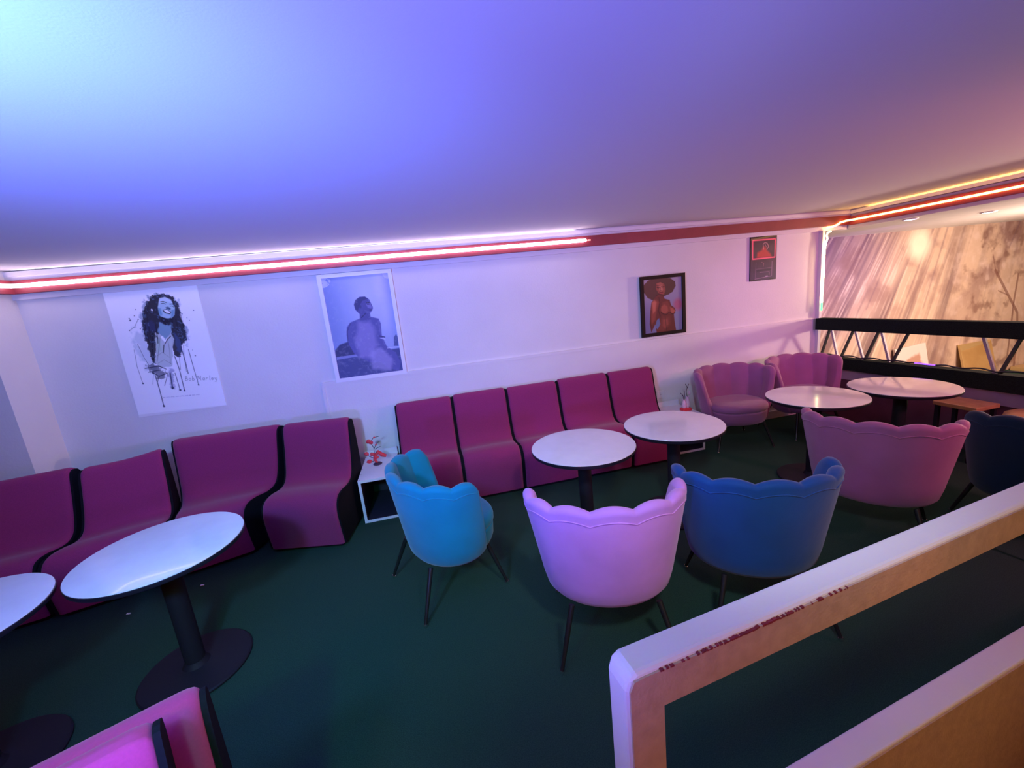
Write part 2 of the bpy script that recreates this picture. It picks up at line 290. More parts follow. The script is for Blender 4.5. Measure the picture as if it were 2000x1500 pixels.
class Art:
    def __init__(s, w, h, col, corners=None):
        s.w, s.h = w, h; s.a = np.zeros((h, w, 3)); s.a[:] = np.array(srgb(col)); s.Y, s.X = np.mgrid[0:h, 0:w].astype(float)
        s.H = None
        if corners:                                   # photo-crop corners TL,TR,BR,BL -> canvas
            dst = [(0, 0), (w, 0), (w, h), (0, h)]; A = []; B = []
            for (x, y), (u, v) in zip(corners, dst):
                A.append([x, y, 1, 0, 0, 0, -u * x, -u * y]); B.append(u); A.append([0, 0, 0, x, y, 1, -v * x, -v * y]); B.append(v)
            q = np.linalg.solve(np.array(A, float), np.array(B, float)); s.H = np.append(q, 1).reshape(3, 3)
    def m(s, pts):
        p = np.array(pts, float)
        if s.H is None: return p
        q = np.c_[p, np.ones(len(p))] @ s.H.T; return q[:, :2] / q[:, 2:]
    def put(s, mask, col, al=1.0):
        k = (mask * al)[..., None]; c = np.array(srgb(col)) if not isinstance(col, np.ndarray) else col
        s.a = s.a * (1 - k) + c * k
    def dist(s, p, closed):
        D = np.full((s.h, s.w), 1e9); ins = np.zeros((s.h, s.w), bool); n = len(p)
        for i in range(n if closed else n - 1):
            a = p[i]; b = p[(i + 1) % n]; d = b - a; L = max(d @ d, 1e-9)
            t = np.clip(((s.X - a[0]) * d[0] + (s.Y - a[1]) * d[1]) / L, 0, 1)
            D = np.minimum(D, np.hypot(s.X - a[0] - t * d[0], s.Y - a[1] - t * d[1]))
            if closed:
                c = ((a[1] > s.Y) != (b[1] > s.Y)); den = (b[1] - a[1]) if abs(b[1] - a[1]) > 1e-9 else 1e-9
                ins ^= c & (s.X < (b[0] - a[0]) * (s.Y - a[1]) / den + a[0])
        return D, ins
    def poly(s, pts, col, al=1.0, soft=1.0, rough=None, ramp=0.0):
        p = s.m(pts); D, ins = s.dist(p, True); sd = np.where(ins, D, -D)
        if rough is not None: sd = sd + ramp * (rough - 0.5)
        s.put(np.clip(sd / soft + 0.5, 0, 1), col, al)
    def line(s, pts, wd, col, al=1.0):
        D, _ = s.dist(s.m(pts), False); s.put(np.clip(wd / 2 - D + 0.5, 0, 1), col, al)
    def ell(s, c, rx, ry, col, al=1.0, soft=0.15):
        c = s.m([c])[0]; d = np.hypot((s.X - c[0]) / rx, (s.Y - c[1]) / ry); s.put(np.clip((1 - d) / soft + 0.5, 0, 1), col, al)
    def mesh(s, name, P, U, V, material, parent=None):
        """P top-left corner, U along the width, V down the height (3-vectors)"""
        h, w = s.h, s.w
        P, U, V = np.array(P, float), np.array(U, float), np.array(V, float)
        uu = np.linspace(0, 1, w)[None, :, None]; vv = np.linspace(0, 1, h)[:, None, None]
        co = (P + U * uu + V * vv).reshape(-1, 3)
        i = np.arange(h * w).reshape(h, w)
        F = np.stack([i[:-1, :-1], i[1:, :-1], i[1:, 1:], i[:-1, 1:]], -1).reshape(-1, 4)
        me = bpy.data.meshes.new(name); me.vertices.add(h * w); me.vertices.foreach_set('co', co.ravel())
        me.loops.add(F.size); me.loops.foreach_set('vertex_index', F.ravel().astype(np.int32))
        me.polygons.add(len(F)); me.polygons.foreach_set('loop_start', np.arange(0, F.size, 4, dtype=np.int32))
        me.update(calc_edges=True)
        at = me.color_attributes.new('art', 'FLOAT_COLOR', 'POINT')
        at.data.foreach_set('color', np.c_[np.clip(s.a, 0, 1).reshape(-1, 3), np.ones(h * w)].ravel().astype(np.float32))
        me.materials.append(material); o = bpy.data.objects.new(name, me); COL.objects.link(o)
        if parent: o.parent = parent
        return o

# --- ink-wash poster of a laughing man with long dark locks
A = Art(300, 456, (251, 250, 252), [(-25, 105), (1055, 30), (1368, 1325), (380, 1470)])
n1 = fbm(456, 300, 26, 4, 3); n2 = fbm(456, 300, 60, 3, 9)
INK = (22, 22, 40); INK2 = (35, 45, 80)
A.poly([(430, 380), (460, 280), (560, 150), (760, 140), (860, 260), (940, 560), (950, 680), (860, 640), (600, 560), (560, 760), (480, 640), (410, 520)], (70, 110, 150), 0.6, 8, n1, 40)
A.poly([(350, 560), (450, 560), (560, 800), (600, 1000), (480, 960), (380, 800)], (170, 190, 205), 0.5, 14, n1, 50)
A.poly([(570, 155), (690, 148), (790, 175), (855, 265), (880, 390), (915, 480), (940, 640), (885, 700), (860, 820), (800, 810), (770, 640), (760, 520), (640, 560), (600, 700), (585, 905), (540, 880), (500, 760), (470, 640), (440, 500), (455, 330), (500, 225)], INK, 0.96, 2.5, n2, 16)
A.poly([(470, 470), (530, 440), (590, 470), (590, 540), (520, 560), (470, 520)], (52, 58, 92), 0.8, 8, n1, 16)
A.poly([(800, 560), (870, 640), (860, 780), (820, 760)], (70, 88, 128), 0.75, 6, n1, 14)
A.poly([(630, 450), (700, 480), (760, 450), (770, 560), (700, 640), (620, 560)], (130, 165, 182), 1, 4, n1, 10)
A.poly([(585, 570), (640, 600), (700, 690), (760, 560), (790, 640), (780, 800), (770, 930), (640, 950), (575, 900), (590, 700)], (198, 205, 205), 0.97, 3, n1, 12)
A.poly([(590, 600), (630, 620), (650, 760), (600, 790)], (170, 200, 180), 0.6, 8, n1, 10)
A.poly([(640, 195), (700, 180), (765, 208), (812, 290), (806, 370), (765, 415), (700, 408), (640, 385), (618, 290)], (178, 205, 218), 1, 2)
A.poly([(640, 195), (700, 180), (765, 208), (780, 240), (700, 225), (630, 250)], (205, 220, 235), 0.9, 6)
A.poly([(622, 300), (650, 300), (670, 370), (650, 388), (628, 350)], (95, 150, 180), 0.8, 6)
A.poly([(770, 320), (808, 310), (800, 375), (765, 412)], (95, 150, 180), 0.8, 6)
A.poly([(660, 395), (720, 410), (775, 400), (800, 380), (790, 450), (740, 490), (680, 470), (640, 430)], INK, 0.95, 3, n2, 8)
A.line([(650, 232), (680, 226), (715, 240)], 2.4, INK); A.line([(755, 255), (785, 252), (805, 268)], 2.4, INK)
A.line([(655, 252), (682, 246), (706, 256)], 2.0, INK2); A.line([(760, 276), (782, 274), (800, 286)], 2.0, INK2)
A.poly([(705, 290), (735, 282), (765, 300), (760, 318), (715, 308)], (35, 60, 95), 0.9, 3)
A.poly([(672, 318), (715, 310), (772, 338), (758, 365), (712, 358), (682, 340)], INK, 0.95, 2)
A.poly([(682, 322), (718, 318), (762, 340), (752, 352), (712, 346)], (245, 245, 245), 1, 1.6)
A.ell((550, 322), 3, 4, (225, 230, 240)); 
for q in ([(590, 480), (600, 560), (610, 640)], [(690, 690), (720, 640), (760, 600)], [(680, 700), (672, 780)], [(460, 960), (620, 930), (700, 960)], [(500, 1000), (640, 970)], [(540, 1000), (620, 1040), (710, 1005)]):
    A.line(q, 3.0, INK, 0.9)
A.poly([(470, 950), (560, 900), (640, 960), (720, 1000), (640, 1080), (560, 1020)], (40, 50, 80), 0.75, 5, n2, 26)
A.poly([(740, 940), (780, 960), (790, 1170), (750, 1160), (720, 1000)], (110, 115, 160), 0.6, 5, n2, 16)
for q, wd in (([(575, 1030), (620, 1180), (668, 1365)], 3.4), ([(800, 820), (850, 960), (905, 1190)], 3.2), ([(880, 740), (920, 880), (948, 1000)], 3.0), ([(955, 740), (1010, 940), (1062, 1120)], 2.4),
              ([(340, 760), (370, 940), (435, 1130)], 1.4), ([(725, 990), (680, 1140)], 2.0), ([(800, 1000), (830, 1100), (855, 1185)], 2.6), ([(745, 1000), (770, 1170)], 4.2), ([(880, 640), (880, 800)], 2.4), ([(380, 700), (450, 840), (530, 960)], 1.6)):
    A.line(q, wd, INK2, 0.85)
for q, wd, al in (([(470, 300), (455, 420), (480, 560), (520, 700)], 5, .55), ([(520, 230), (490, 380), (530, 620)], 4, .5), ([(860, 300), (880, 420), (930, 560)], 5, .6), ([(820, 420), (850, 560), (880, 680)], 4, .6), ([(560, 560), (545, 720), (560, 860)], 5, .7),
                  ([(640, 600), (620, 760), (600, 880)], 2, .5), ([(720, 620), (745, 760), (750, 900)], 2, .45), ([(600, 820), (660, 780), (740, 830)], 1.6, .4), ([(610, 900), (680, 860), (760, 900)], 1.6, .45), ([(585, 600), (610, 620), (612, 680)], 4, .7),
                  ([(900, 700), (905, 830), (930, 980)], 2.2, .6), ([(850, 800), (862, 960)], 2.0, .6), ([(620, 1040), (600, 1100)], 3, .6), ([(560, 1000), (545, 1130)], 1.6, .5)):
    A.line(q, wd, (14, 14, 30), al)
A.put(np.clip((n2 - 0.60) * 8, 0, 1) * (A.a.mean(-1) < 0.05), (96, 120, 150), 0.55)
for x, y, r in ((365, 322, 2), (350, 390, 2), (300, 440, 3), (290, 420, 2), (392, 428, 2), (290, 552, 2), (1020, 316, 2), (945, 400, 1.5), (972, 425, 1.5), (1030, 805, 2.2), (1000, 745, 1.3), (668, 1362, 4), (905, 1186, 3), (1062, 1118, 3), (435, 1125, 3), (772, 1160, 5), (855, 1180, 4), (890, 355, 2), (415, 530, 2)):
    A.ell((x, y), r, r, INK2, 0.85, 0.5)
A.line([(392, 428), (350, 510), (290, 552)], 1.5, INK2, .8)
# handwriting, stroke by stroke; local cell coordinates -> crop coordinates along the sloping baseline
def stroke_text(A, txt, x0, y0, adv, hgt, slope, wd, col, al, cells):
    x = x0
    for ch in txt:
        if ch != ' ':
            for st in cells[ch]:
                A.line([(x + px * adv * 0.8 - py * 0.10 * hgt * -0.0, y0 + slope * (x - x0 + px * adv * 0.8) - py * hgt) for px, py in st], wd, col, al)
        x += adv * (0.55 if ch in 'l ' else (1.45 if ch == 'M' else 1.0))
CELL = {'B': [[(0, 0), (0, 1), (.6, .95), (.7, .7), (.1, .5), (.8, .4), (.75, .08), (0, 0)]], 'o': [[(.5, .5), (.1, .4), (.1, .1), (.4, 0), (.8, .1), (.8, .4), (.5, .5)]],
        'b': [[(.1, 1), (.1, 0), (.6, 0), (.8, .25), (.5, .5), (.1, .35)]], 'M': [[(0, 0), (.15, 1), (.65, .25), (1.1, 1), (1.3, 0)]], 'a': [[(.8, .5), (.3, .5), (.1, .2), (.4, 0), (.8, .3), (.8, .5), (.85, 0)]],
        'r': [[(.1, .5), (.1, 0)], [(.1, .3), (.4, .5), (.8, .45)]], 'l': [[(.2, 1), (.2, .05), (.4, 0)]], 'e': [[(.1, .28), (.8, .3), (.6, .5), (.2, .45), (.1, .15), (.4, 0), (.8, .1)]],
        'y': [[(.1, .5), (.3, .1), (.8, .1)], [(.85, .5), (.8, -.2), (.5, -.4), (.1, -.3)]]}
stroke_text(A, 'Bob Marley', 915, 1078, 38, 48, -0.06, 1.25, INK2, 0.9, CELL)
x = 660.0; rng = random.Random(4)
while x < 1080:                                        # line of writing too small to read in the photo
    w = rng.uniform(18, 46); y = 1270 - (x - 660) * 0.115
    pp = [(x + w * k / 6, y - w * k / 6 * 0.115 + (-4 if k % 2 else 4) * rng.uniform(.5, 1.2)) for k in range(7)]
    A.line(pp, 0.9, (120, 120, 160), 0.8); x += w + 12
po = tag(empty('poster', (-2.11, 4.096, 1.10)), 'unframed white poster with an ink drawing of a laughing long-haired man', 'poster')
TL, TR, BR, BL = np.array((-2.452, 2.150)), np.array((-1.775, 2.116)), np.array((-1.773, 1.072)), np.array((-2.463, 1.080))
U = TR - TL; V = (BL - TL + BR - TR) / 2
A.mesh('print', (TL[0] + 2.11, -0.0045, TL[1] - 1.10), (U[0], 0, -0.02), (0.0, 0, V[1]), art_mat('poster_print_ink', 0.5), po)
MB().box(TL[0] + 2.11 - 0.003, TL[0] + 2.11 + U[0] + 0.003, -0.0035, 0.002, BL[1] - 1.10 - 0.012, TL[1] - 1.10 - 0.012).build('sheet', mat('poster_paper', (0.85, 0.84, 0.85), 0.5), po)

# --- framed photograph of a seated person looking aside
A = Art(240, 376, (150, 164, 204), [(483, 128), (845, 100), (918, 600), (578, 647)])
n1 = fbm(376, 240, 5, 5, 21); n2 = fbm(376, 240, 40, 3, 5)
g = np.exp(-(((A.X - 150) / 70) ** 2 + ((A.Y - 90) / 120) ** 2)); g2 = np.exp(-(((A.X - 205) / 26) ** 2)) * np.clip(1 - A.Y / 330, 0, 1)
A.put(g, (196, 204, 232), 0.9); A.put(g2 * (0.4 + n1), (225, 225, 240), 0.8); A.put(np.clip((60 - A.X) / 60, 0, 1), (112, 130, 186), 0.6)
A.put(np.clip((A.X - 185) / 60, 0, 1) * np.clip(1 - A.Y / 140, 0, 1), (140, 140, 185), 0.6)
A.poly([(555, 500), (580, 470), (625, 455), (700, 470), (690, 530), (560, 545)], (48, 46, 92), 0.95, 4)
A.poly([(560, 545), (900, 485), (930, 620), (570, 660)], (66, 70, 122), 0.95, 4)
A.poly([(562, 535), (765, 505), (767, 515), (562, 549)], (140, 145, 190), 0.9, 2)
body = [(620, 380), (640, 355), (690, 335), (745, 325), (790, 335), (802, 360), (806, 420), (830, 475), (880, 510), (905, 560), (895, 600), (840, 590), (800, 560), (740, 560), (660, 520), (630, 470), (618, 420)]
A.poly(body, (92, 90, 150), 1, 3)
A.poly([(680, 350), (745, 345), (790, 470), (760, 540), (690, 530), (665, 440)], (160, 150, 200), 0.55, 16, n1, 30)
A.poly([(740, 500), (800, 480), (860, 540), (850, 600), (760, 590)], (170, 162, 205), 0.55, 14, n1, 30)
A.line([(640, 360), (622, 400), (625, 470)], 5, (66, 62, 118), 0.7); A.line([(790, 345), (800, 410), (820, 470)], 4, (110, 106, 165), 0.8)
A.line([(795, 425), (822, 430)], 4, (60, 56, 105)); A.line([(798, 436), (824, 440)], 2.5, (205, 205, 225))
A.poly([(690, 300), (745, 300), (750, 340), (690, 345)], (84, 80, 138), 1, 3)
A.poly([(660, 265), (668, 240), (690, 224), (720, 222), (742, 236), (752, 256), (760, 272), (762, 282), (756, 292), (750, 304), (722, 308), (690, 312), (668, 292)], (84, 80, 138), 1, 2)
A.poly([(660, 262), (668, 240), (690, 224), (718, 222), (735, 232), (705, 244), (690, 270), (680, 296), (666, 286)], (58, 54, 104), 0.9, 3)
A.poly([(725, 262), (745, 258), (757, 275), (752, 284), (735, 280)], (130, 122, 178), 0.8, 4)
A.line([(728, 254), (744, 252)], 3.0, (30, 26, 66)); A.line([(732, 262), (744, 261)], 2.6, (36, 30, 74)); A.line([(744, 291), (758, 291)], 3.2, (40, 30, 72)); A.line([(722, 308), (700, 330)], 4, (44, 40, 88), .8); A.ell((694, 274), 4, 7, (64, 60, 112), 0.9)
A.poly([(870, 430), (882, 415), (892, 430), (892, 475), (870, 475)], (70, 80, 128), 0.9, 2)
A.line([(835, 486), (905, 478)], 3, (200, 200, 225), 0.9)
A.put(np.clip(n2 - 0.55, 0, 1) * 2, (200, 200, 225), 0.22)
A.put(((np.hypot(A.X, A.Y) < 34) * (n2 > .45)).astype(float), (205, 208, 228), 0.7); A.put((np.hypot(A.X - 240, A.Y) < 22).astype(float), (215, 212, 232), 0.7)
A.a *= 1.05
fr = tag(empty('framed_picture', (-0.503, 4.096, 1.14)), 'white-framed bluish photograph of a person looking to the side', 'picture')
MB().box(-0.322, -0.288, -0.022, 0, 0, 0.975).box(0.288, 0.322, -0.022, 0, 0, 0.975).box(-0.288, 0.288, -0.022, 0, 0, 0.034).box(-0.288, 0.288, -0.022, 0, 0.941, 0.975).build('frame', mat('white_picture_frame', (0.80, 0.78, 0.84), 0.4), fr)
A.mesh('print', (-0.289, -0.010, 0.942), (0.578, 0, 0), (0, 0, -0.909), art_mat('photo_print', 0.6), fr)

# --- framed painting of a woman with a round afro
A = Art(220, 290, (150, 146, 168), [(205, 475), (483, 448), (487, 842), (215, 872)])
n1 = fbm(290, 220, 4, 4, 33)
A.put(np.clip(A.Y / 290, 0, 1), (88, 112, 150), 0.7); A.put(np.clip(1 - A.X / 90, 0, 1) * np.clip((A.Y - 100) / 100, 0, 1), (92, 84, 138), .7)
A.ell((455, 655), 26, 32, (170, 80, 105), 0.8, 0.7)
A.poly([(208, 560), (212, 510), (240, 480), (280, 462), (340, 455), (400, 462), (435, 485), (438, 520), (420, 560), (380, 585), (330, 600), (270, 622), (235, 605)], (62, 46, 34), 1, 3, fbm(290, 220, 30, 2, 4), 5)
A.poly([(300, 500), (330, 490), (358, 505), (366, 545), (356, 580), (340, 588), (318, 575), (300, 545)], (134, 72, 54), 1, 2)
A.poly([(318, 520), (340, 515), (348, 545), (335, 560), (320, 550)], (190, 128, 104), 0.7, 6)
SK = (92, 42, 32)
A.poly([(300, 590), (320, 575), (352, 585), (358, 612), (395, 622), (405, 660), (430, 680), (438, 700), (425, 730), (430, 780), (440, 850), (300, 862), (290, 800), (262, 860), (250, 800), (256, 700), (264, 640), (280, 618)], SK, 1, 2.5)
A.poly([(270, 640), (300, 620), (318, 640), (300, 700), (290, 770), (266, 800), (258, 720)], (140, 68, 50), 0.75, 10)
A.poly([(345, 640), (380, 630), (395, 660), (420, 690), (400, 720), (350, 730), (335, 690)], (126, 60, 46), 0.7, 10)
A.poly([(340, 740), (400, 740), (400, 800), (350, 850), (310, 840)], (120, 60, 48), 0.55, 12)
A.poly([(302, 770), (318, 755), (326, 800), (306, 838), (290, 820)], (90, 110, 150), 1, 2)
A.line([(262, 700), (256, 780), (266, 850)], 5, (60, 26, 22), 0.6)
A.poly([(268, 640), (285, 622), (300, 640), (292, 700), (276, 720)], (196, 112, 86), 0.75, 9)
A.poly([(336, 668), (356, 655), (378, 668), (384, 700), (366, 722), (340, 716), (330, 695)], (158, 84, 64), 0.75, 7)
A.poly([(398, 676), (420, 684), (434, 702), (424, 722), (404, 718)], (176, 98, 74), 0.75, 6)
A.poly([(346, 766), (380, 760), (384, 800), (360, 830), (344, 812)], (150, 80, 62), 0.7, 10)
A.line([(318, 604), (324, 640), (314, 700), (326, 740)], 5, (56, 22, 20), 0.8); A.line([(334, 712), (350, 726), (372, 728), (392, 712)], 5, (52, 20, 18), .85); A.line([(398, 712), (412, 726), (432, 716)], 5, (52, 20, 18), .85)
A.line([(362, 740), (366, 790), (372, 850)], 4, (60, 26, 22), .6); A.line([(300, 590), (316, 578), (352, 586)], 7, (54, 22, 20), .8)
A.line([(304, 527), (312, 533), (322, 531)], 3.6, (34, 14, 14)); A.line([(336, 524), (346, 527), (356, 521)], 3.6, (34, 14, 14))
A.line([(302, 516), (320, 514)], 2.6, (44, 20, 18)); A.line([(336, 510), (354, 510)], 2.6, (44, 20, 18))
A.line([(330, 530), (326, 550), (336, 553)], 3.0, (84, 38, 32)); A.line([(322, 568), (334, 565), (346, 567)], 5.0, (96, 24, 34)); A.line([(326, 574), (342, 573)], 3, (150, 60, 60))
A.poly([(306, 500), (330, 494), (350, 503), (348, 514), (310, 514)], (168, 104, 82), 0.6, 6)
pf = tag(empty('framed_picture', (2.56, 4.086, 1.18)), 'black-framed painting of a woman with a big round afro', 'picture')
MB().box(-0.262, -0.226, -0.026, 0, 0, 0.636).box(0.226, 0.262, -0.026, 0, 0, 0.636).box(-0.226, 0.226, -0.026, 0, 0, 0.036).box(-0.226, 0.226, -0.026, 0, 0.600, 0.636).build('frame', BLACKFR, pf)
A.mesh('print', (-0.227, -0.012, 0.601), (0.454, 0, 0), (0, 0, -0.566), art_mat('painting_print', 0.4, 0.2), pf)

# --- dark plaque with a pink-red outlined rectangle
A = Art(120, 170, (84, 54, 74), [(285, 275), (872, 222), (840, 1200), (265, 1270)])
n1 = fbm(170, 120, 6, 4, 61)
A.put(n1, (54, 32, 52), 0.7); A.put(np.clip((A.Y - 80) / 80, 0, 1), (70, 52, 96), 0.6)
A.line([(290, 285), (868, 232)], 7, (34, 16, 26), 0.9); A.line([(270, 1255), (500, 1230)], 6, (30, 14, 28), 0.8); A.line([(690, 1205), (838, 1190)], 6, (30, 14, 28), 0.8)
A.poly([(430, 620), (530, 560), (560, 480), (610, 480), (640, 560), (720, 640), (740, 700), (420, 735)], (200, 62, 62), 0.85, 8)
A.line([(570, 540), (560, 420), (600, 385), (650, 400), (680, 470), (640, 540)], 2.6, (205, 150, 160), 0.8); A.line([(600, 420), (630, 480)], 2.0, (190, 130, 140), 0.8)
A.line([(330, 345), (830, 300), (815, 710), (325, 765), (330, 345)], 5.0, (250, 105, 130))
A.line([(400, 850), (380, 1190)], 1.5, (150, 110, 150), .8); A.line([(390, 990), (740, 940)], 1.5, (140, 100, 140), .7); A.line([(755, 800), (740, 1130), (370, 1210)], 2.0, (165, 125, 165), .8)
A.line([(480, 1060), (690, 1035), (690, 1100)], 2.0, (150, 112, 150), .8); A.line([(520, 830), (570, 850), (560, 920)], 2.0, (165, 110, 130), .7); A.line([(610, 1140), (650, 1135)], 3.0, (200, 180, 220), .9)
A.line([(420, 1030), (600, 1000), (720, 985)], 4.0, (40, 26, 56), .8)
pq = tag(empty('wall_sign', (3.822, 4.096, 1.645)), 'small dark unframed plaque with a pink-red outlined rectangle, high on the wall', 'sign')
MB().box(-0.171, 0.171, -0.010, 0, 0, 0.472).build('board', BLACKFR, pq)
A.mesh('print', (-0.170, -0.0115, 0.471), (0.340, 0, 0), (0, 0, -0.470), art_mat('plaque_print', 0.35, 0.3), pq)

# --- mural: winter wood with slanting light
mw, mh = 820, 300
A = Art(mw, mh, (206, 182, 160))
X0, X1, Z0, Z1 = 5.0, 11.6, -0.398, 2.118
WX = X0 + A.X / (mw - 1) * (X1 - X0); WZ = Z1 - A.Y / (mh - 1) * (Z1 - Z0)
fx, fz = 10.39, 8.26
ang = np.arctan2(WX - fx, fz - WZ); rad = np.hypot(WX - fx, WZ - fz)
def pick(table, u): return np.interp(u, np.linspace(ang.min(), ang.max(), len(table)), table)
rngm = np.random.default_rng(12)
def streak(nseg, seed, stretch):
    r = np.random.default_rng(seed); g = r.random((14, nseg)); 
    u = (ang - ang.min()) / (ang.max() - ang.min()) * (nseg - 1.01); v = (rad - rad.min()) / (rad.max() - rad.min()) * stretch
    u0_ = u.astype(int); v0_ = v.astype(int); a = u - u0_; b = v - v0_; b = b * b * (3 - 2 * b); a = a * a * (3 - 2 * a)
    return (g[v0_, u0_] * (1 - a) + g[v0_, u0_ + 1] * a) * (1 - b) + (g[v0_ + 1, u0_] * (1 - a) + g[v0_ + 1, u0_ + 1] * a) * b
s1 = streak(52, 1, 1.6); s2 = streak(150, 2, 3.5); s3 = streak(330, 3, 9.0)
blot = fbm(mh, mw, 5, 5, 77, 1.0); blot2 = fbm(mh, mw, 14, 4, 78, 1.0)
leftw = np.clip((9.0 - WX) / 2.0, 0, 1)
dark = np.clip((s1 - 0.56) * 3.6, 0, 1) * (0.35 + 0.65 * leftw) + np.clip((s2 - 0.62) * 2.6, 0, 1) * (0.25 + 0.55 * leftw)
A.put(np.clip(dark, 0, 1), (98, 74, 84), 0.80)
A.put(np.clip((8.2 - WX) / 2.2, 0, 1) * np.clip((WZ - 0.3) / 1.6, 0, 1), (98, 66, 108), 0.80)
A.put(np.clip((s3 - 0.6) * 3, 0, 1) * leftw, (238, 222, 206), 0.5)
A.put(np.clip((blot - 0.47) * 5, 0, 1) * np.clip((WZ - 0.3) / 1.2, 0, 1), (122, 88, 92), 0.70)
A.put(np.clip((blot2 - 0.56) * 4, 0, 1) * np.clip((WX - 7.6) / 1.5, 0, 1), (232, 214, 206), 0.45)
A.put(np.clip((0.45 - blot2) * 6, 0, 1) * np.clip((WX - 8.0) / 1.0, 0, 1), (116, 80, 70), 0.65)
A.put(np.clip((1.2 - WZ) / 1.4, 0, 1) * np.clip((blot - .42) * 3, 0, 1), (168, 128, 112), 0.45)
for (a, b), wd in ((((6.90, 2.15), (6.02, 0.60)), 9), (((7.95, 2.12), (7.38, 0.70)), 5), (((6.25, 2.15), (5.75, 1.20)), 24), (((7.30, 2.15), (6.75, 1.0)), 4), (((8.25, 2.15), (7.9, 0.9)), 4),
                   (((9.80, 2.12), (9.62, 1.70)), 3)):
    cv = lambda p: ((p[0] - X0) / (X1 - X0) * (mw - 1), (Z1 - p[1]) / (Z1 - Z0) * (mh - 1))
    A.poly([(cv(a)[0] - wd / 2, cv(a)[1]), (cv(a)[0] + wd / 2, cv(a)[1]), (cv(b)[0] + 1, cv(b)[1]), (cv(b)[0] - 1, cv(b)[1])], (104, 80, 100), 0.55, 4)
for q, wd in (([(9.38, 1.36), (9.75, 0.92), (10.02, 0.60), (10.10, 0.2), (10.12, -.4)], 6), ([(9.92, 1.25), (9.90, 0.80), (9.92, 0.30), (9.93, -.4)], 5), ([(9.38, 1.36), (9.28, 1.62)], 2), ([(9.75, .92), (9.50, 1.02)], 2), ([(10.6, 2.1), (10.7, -.4)], 9), ([(11.2, 2.1), (11.1, -.4)], 6)):
    A.line([cv(p) for p in q], wd, (120, 78, 68), 0.7)
A.ell(cv((7.70, 1.90)), 26, 26, (246, 232, 210), 0.9, 0.9)
mu = A.mesh('mural', (X0, 5.197, Z1), (X1 - X0, 0, 0), (0, 0, Z0 - Z1), art_mat('mural_print', 0.6))
mu.data.materials[0].node_tree.nodes['Principled BSDF'].inputs['Coat Weight'].default_value = 0.0
tag(mu, 'large mural of a pale misty wood with slanting light on the far wall', 'mural')

# ---------------------------------------------------------------- canvases leaning on the mural wall
def leaning(name, lb, x0, x1, zt0, zt1, face, edge, art):
    e = tag(empty(name, ((x0 + x1) / 2, 5.10, -0.40)), lb, 'picture'); w = (x1 - x0) / 2
    hl, hr = zt0 + 0.40, zt1 + 0.40
    MB().hexa([(-w, -0.10, 0), (w, -0.10, 0), (w, -0.07, 0), (-w, -0.07, 0), (-w, 0.05, hl), (w, 0.05, hr), (w, 0.08, hr), (-w, 0.08, hl)]).build('stretcher_frame', edge, e)
    n = Vector((0, -hl, 0.15)).normalized() * 0.003
    art.mesh('canvas', (-w + 0.012, 0.05 + n.y, hl - 0.012), (2 * w - 0.024, 0, hr - hl), (0, -0.146, -hl + 0.02), face, e)
    return e
A = Art(60, 70, (214, 196, 190)); nb = fbm(70, 60, 5, 3, 8)
A.poly([(18, 18), (44, 12), (50, 34), (40, 62), (30, 70), (26, 46), (16, 34)], (168, 126, 106), 0.9, 4, nb, 10)
leaning('canvas_painting', 'pale canvas with a brown blot, leaning low against the mural', 7.32, 7.95, 0.30, 0.34, art_mat('canvas_print', 0.6), CANV, A)
A = Art(60, 60, (158, 122, 72)); A.put(fbm(60, 60, 3, 4, 5), (196, 166, 112), 0.8)
leaning('canvas_painting', 'golden-brown canvas in a gilded frame, leaning low against the mural', 8.70, 9.40, 0.20, 0.215, art_mat('canvas_print_gold', 0.3), GOLDF, A)
tag(MB().box(9.95, 11.0, 4.9, 5.15, -0.40, -0.33, 0.005).build('shelf_board', GOLDF), 'long pale gilded board lying at the foot of the mural, far right', 'board')

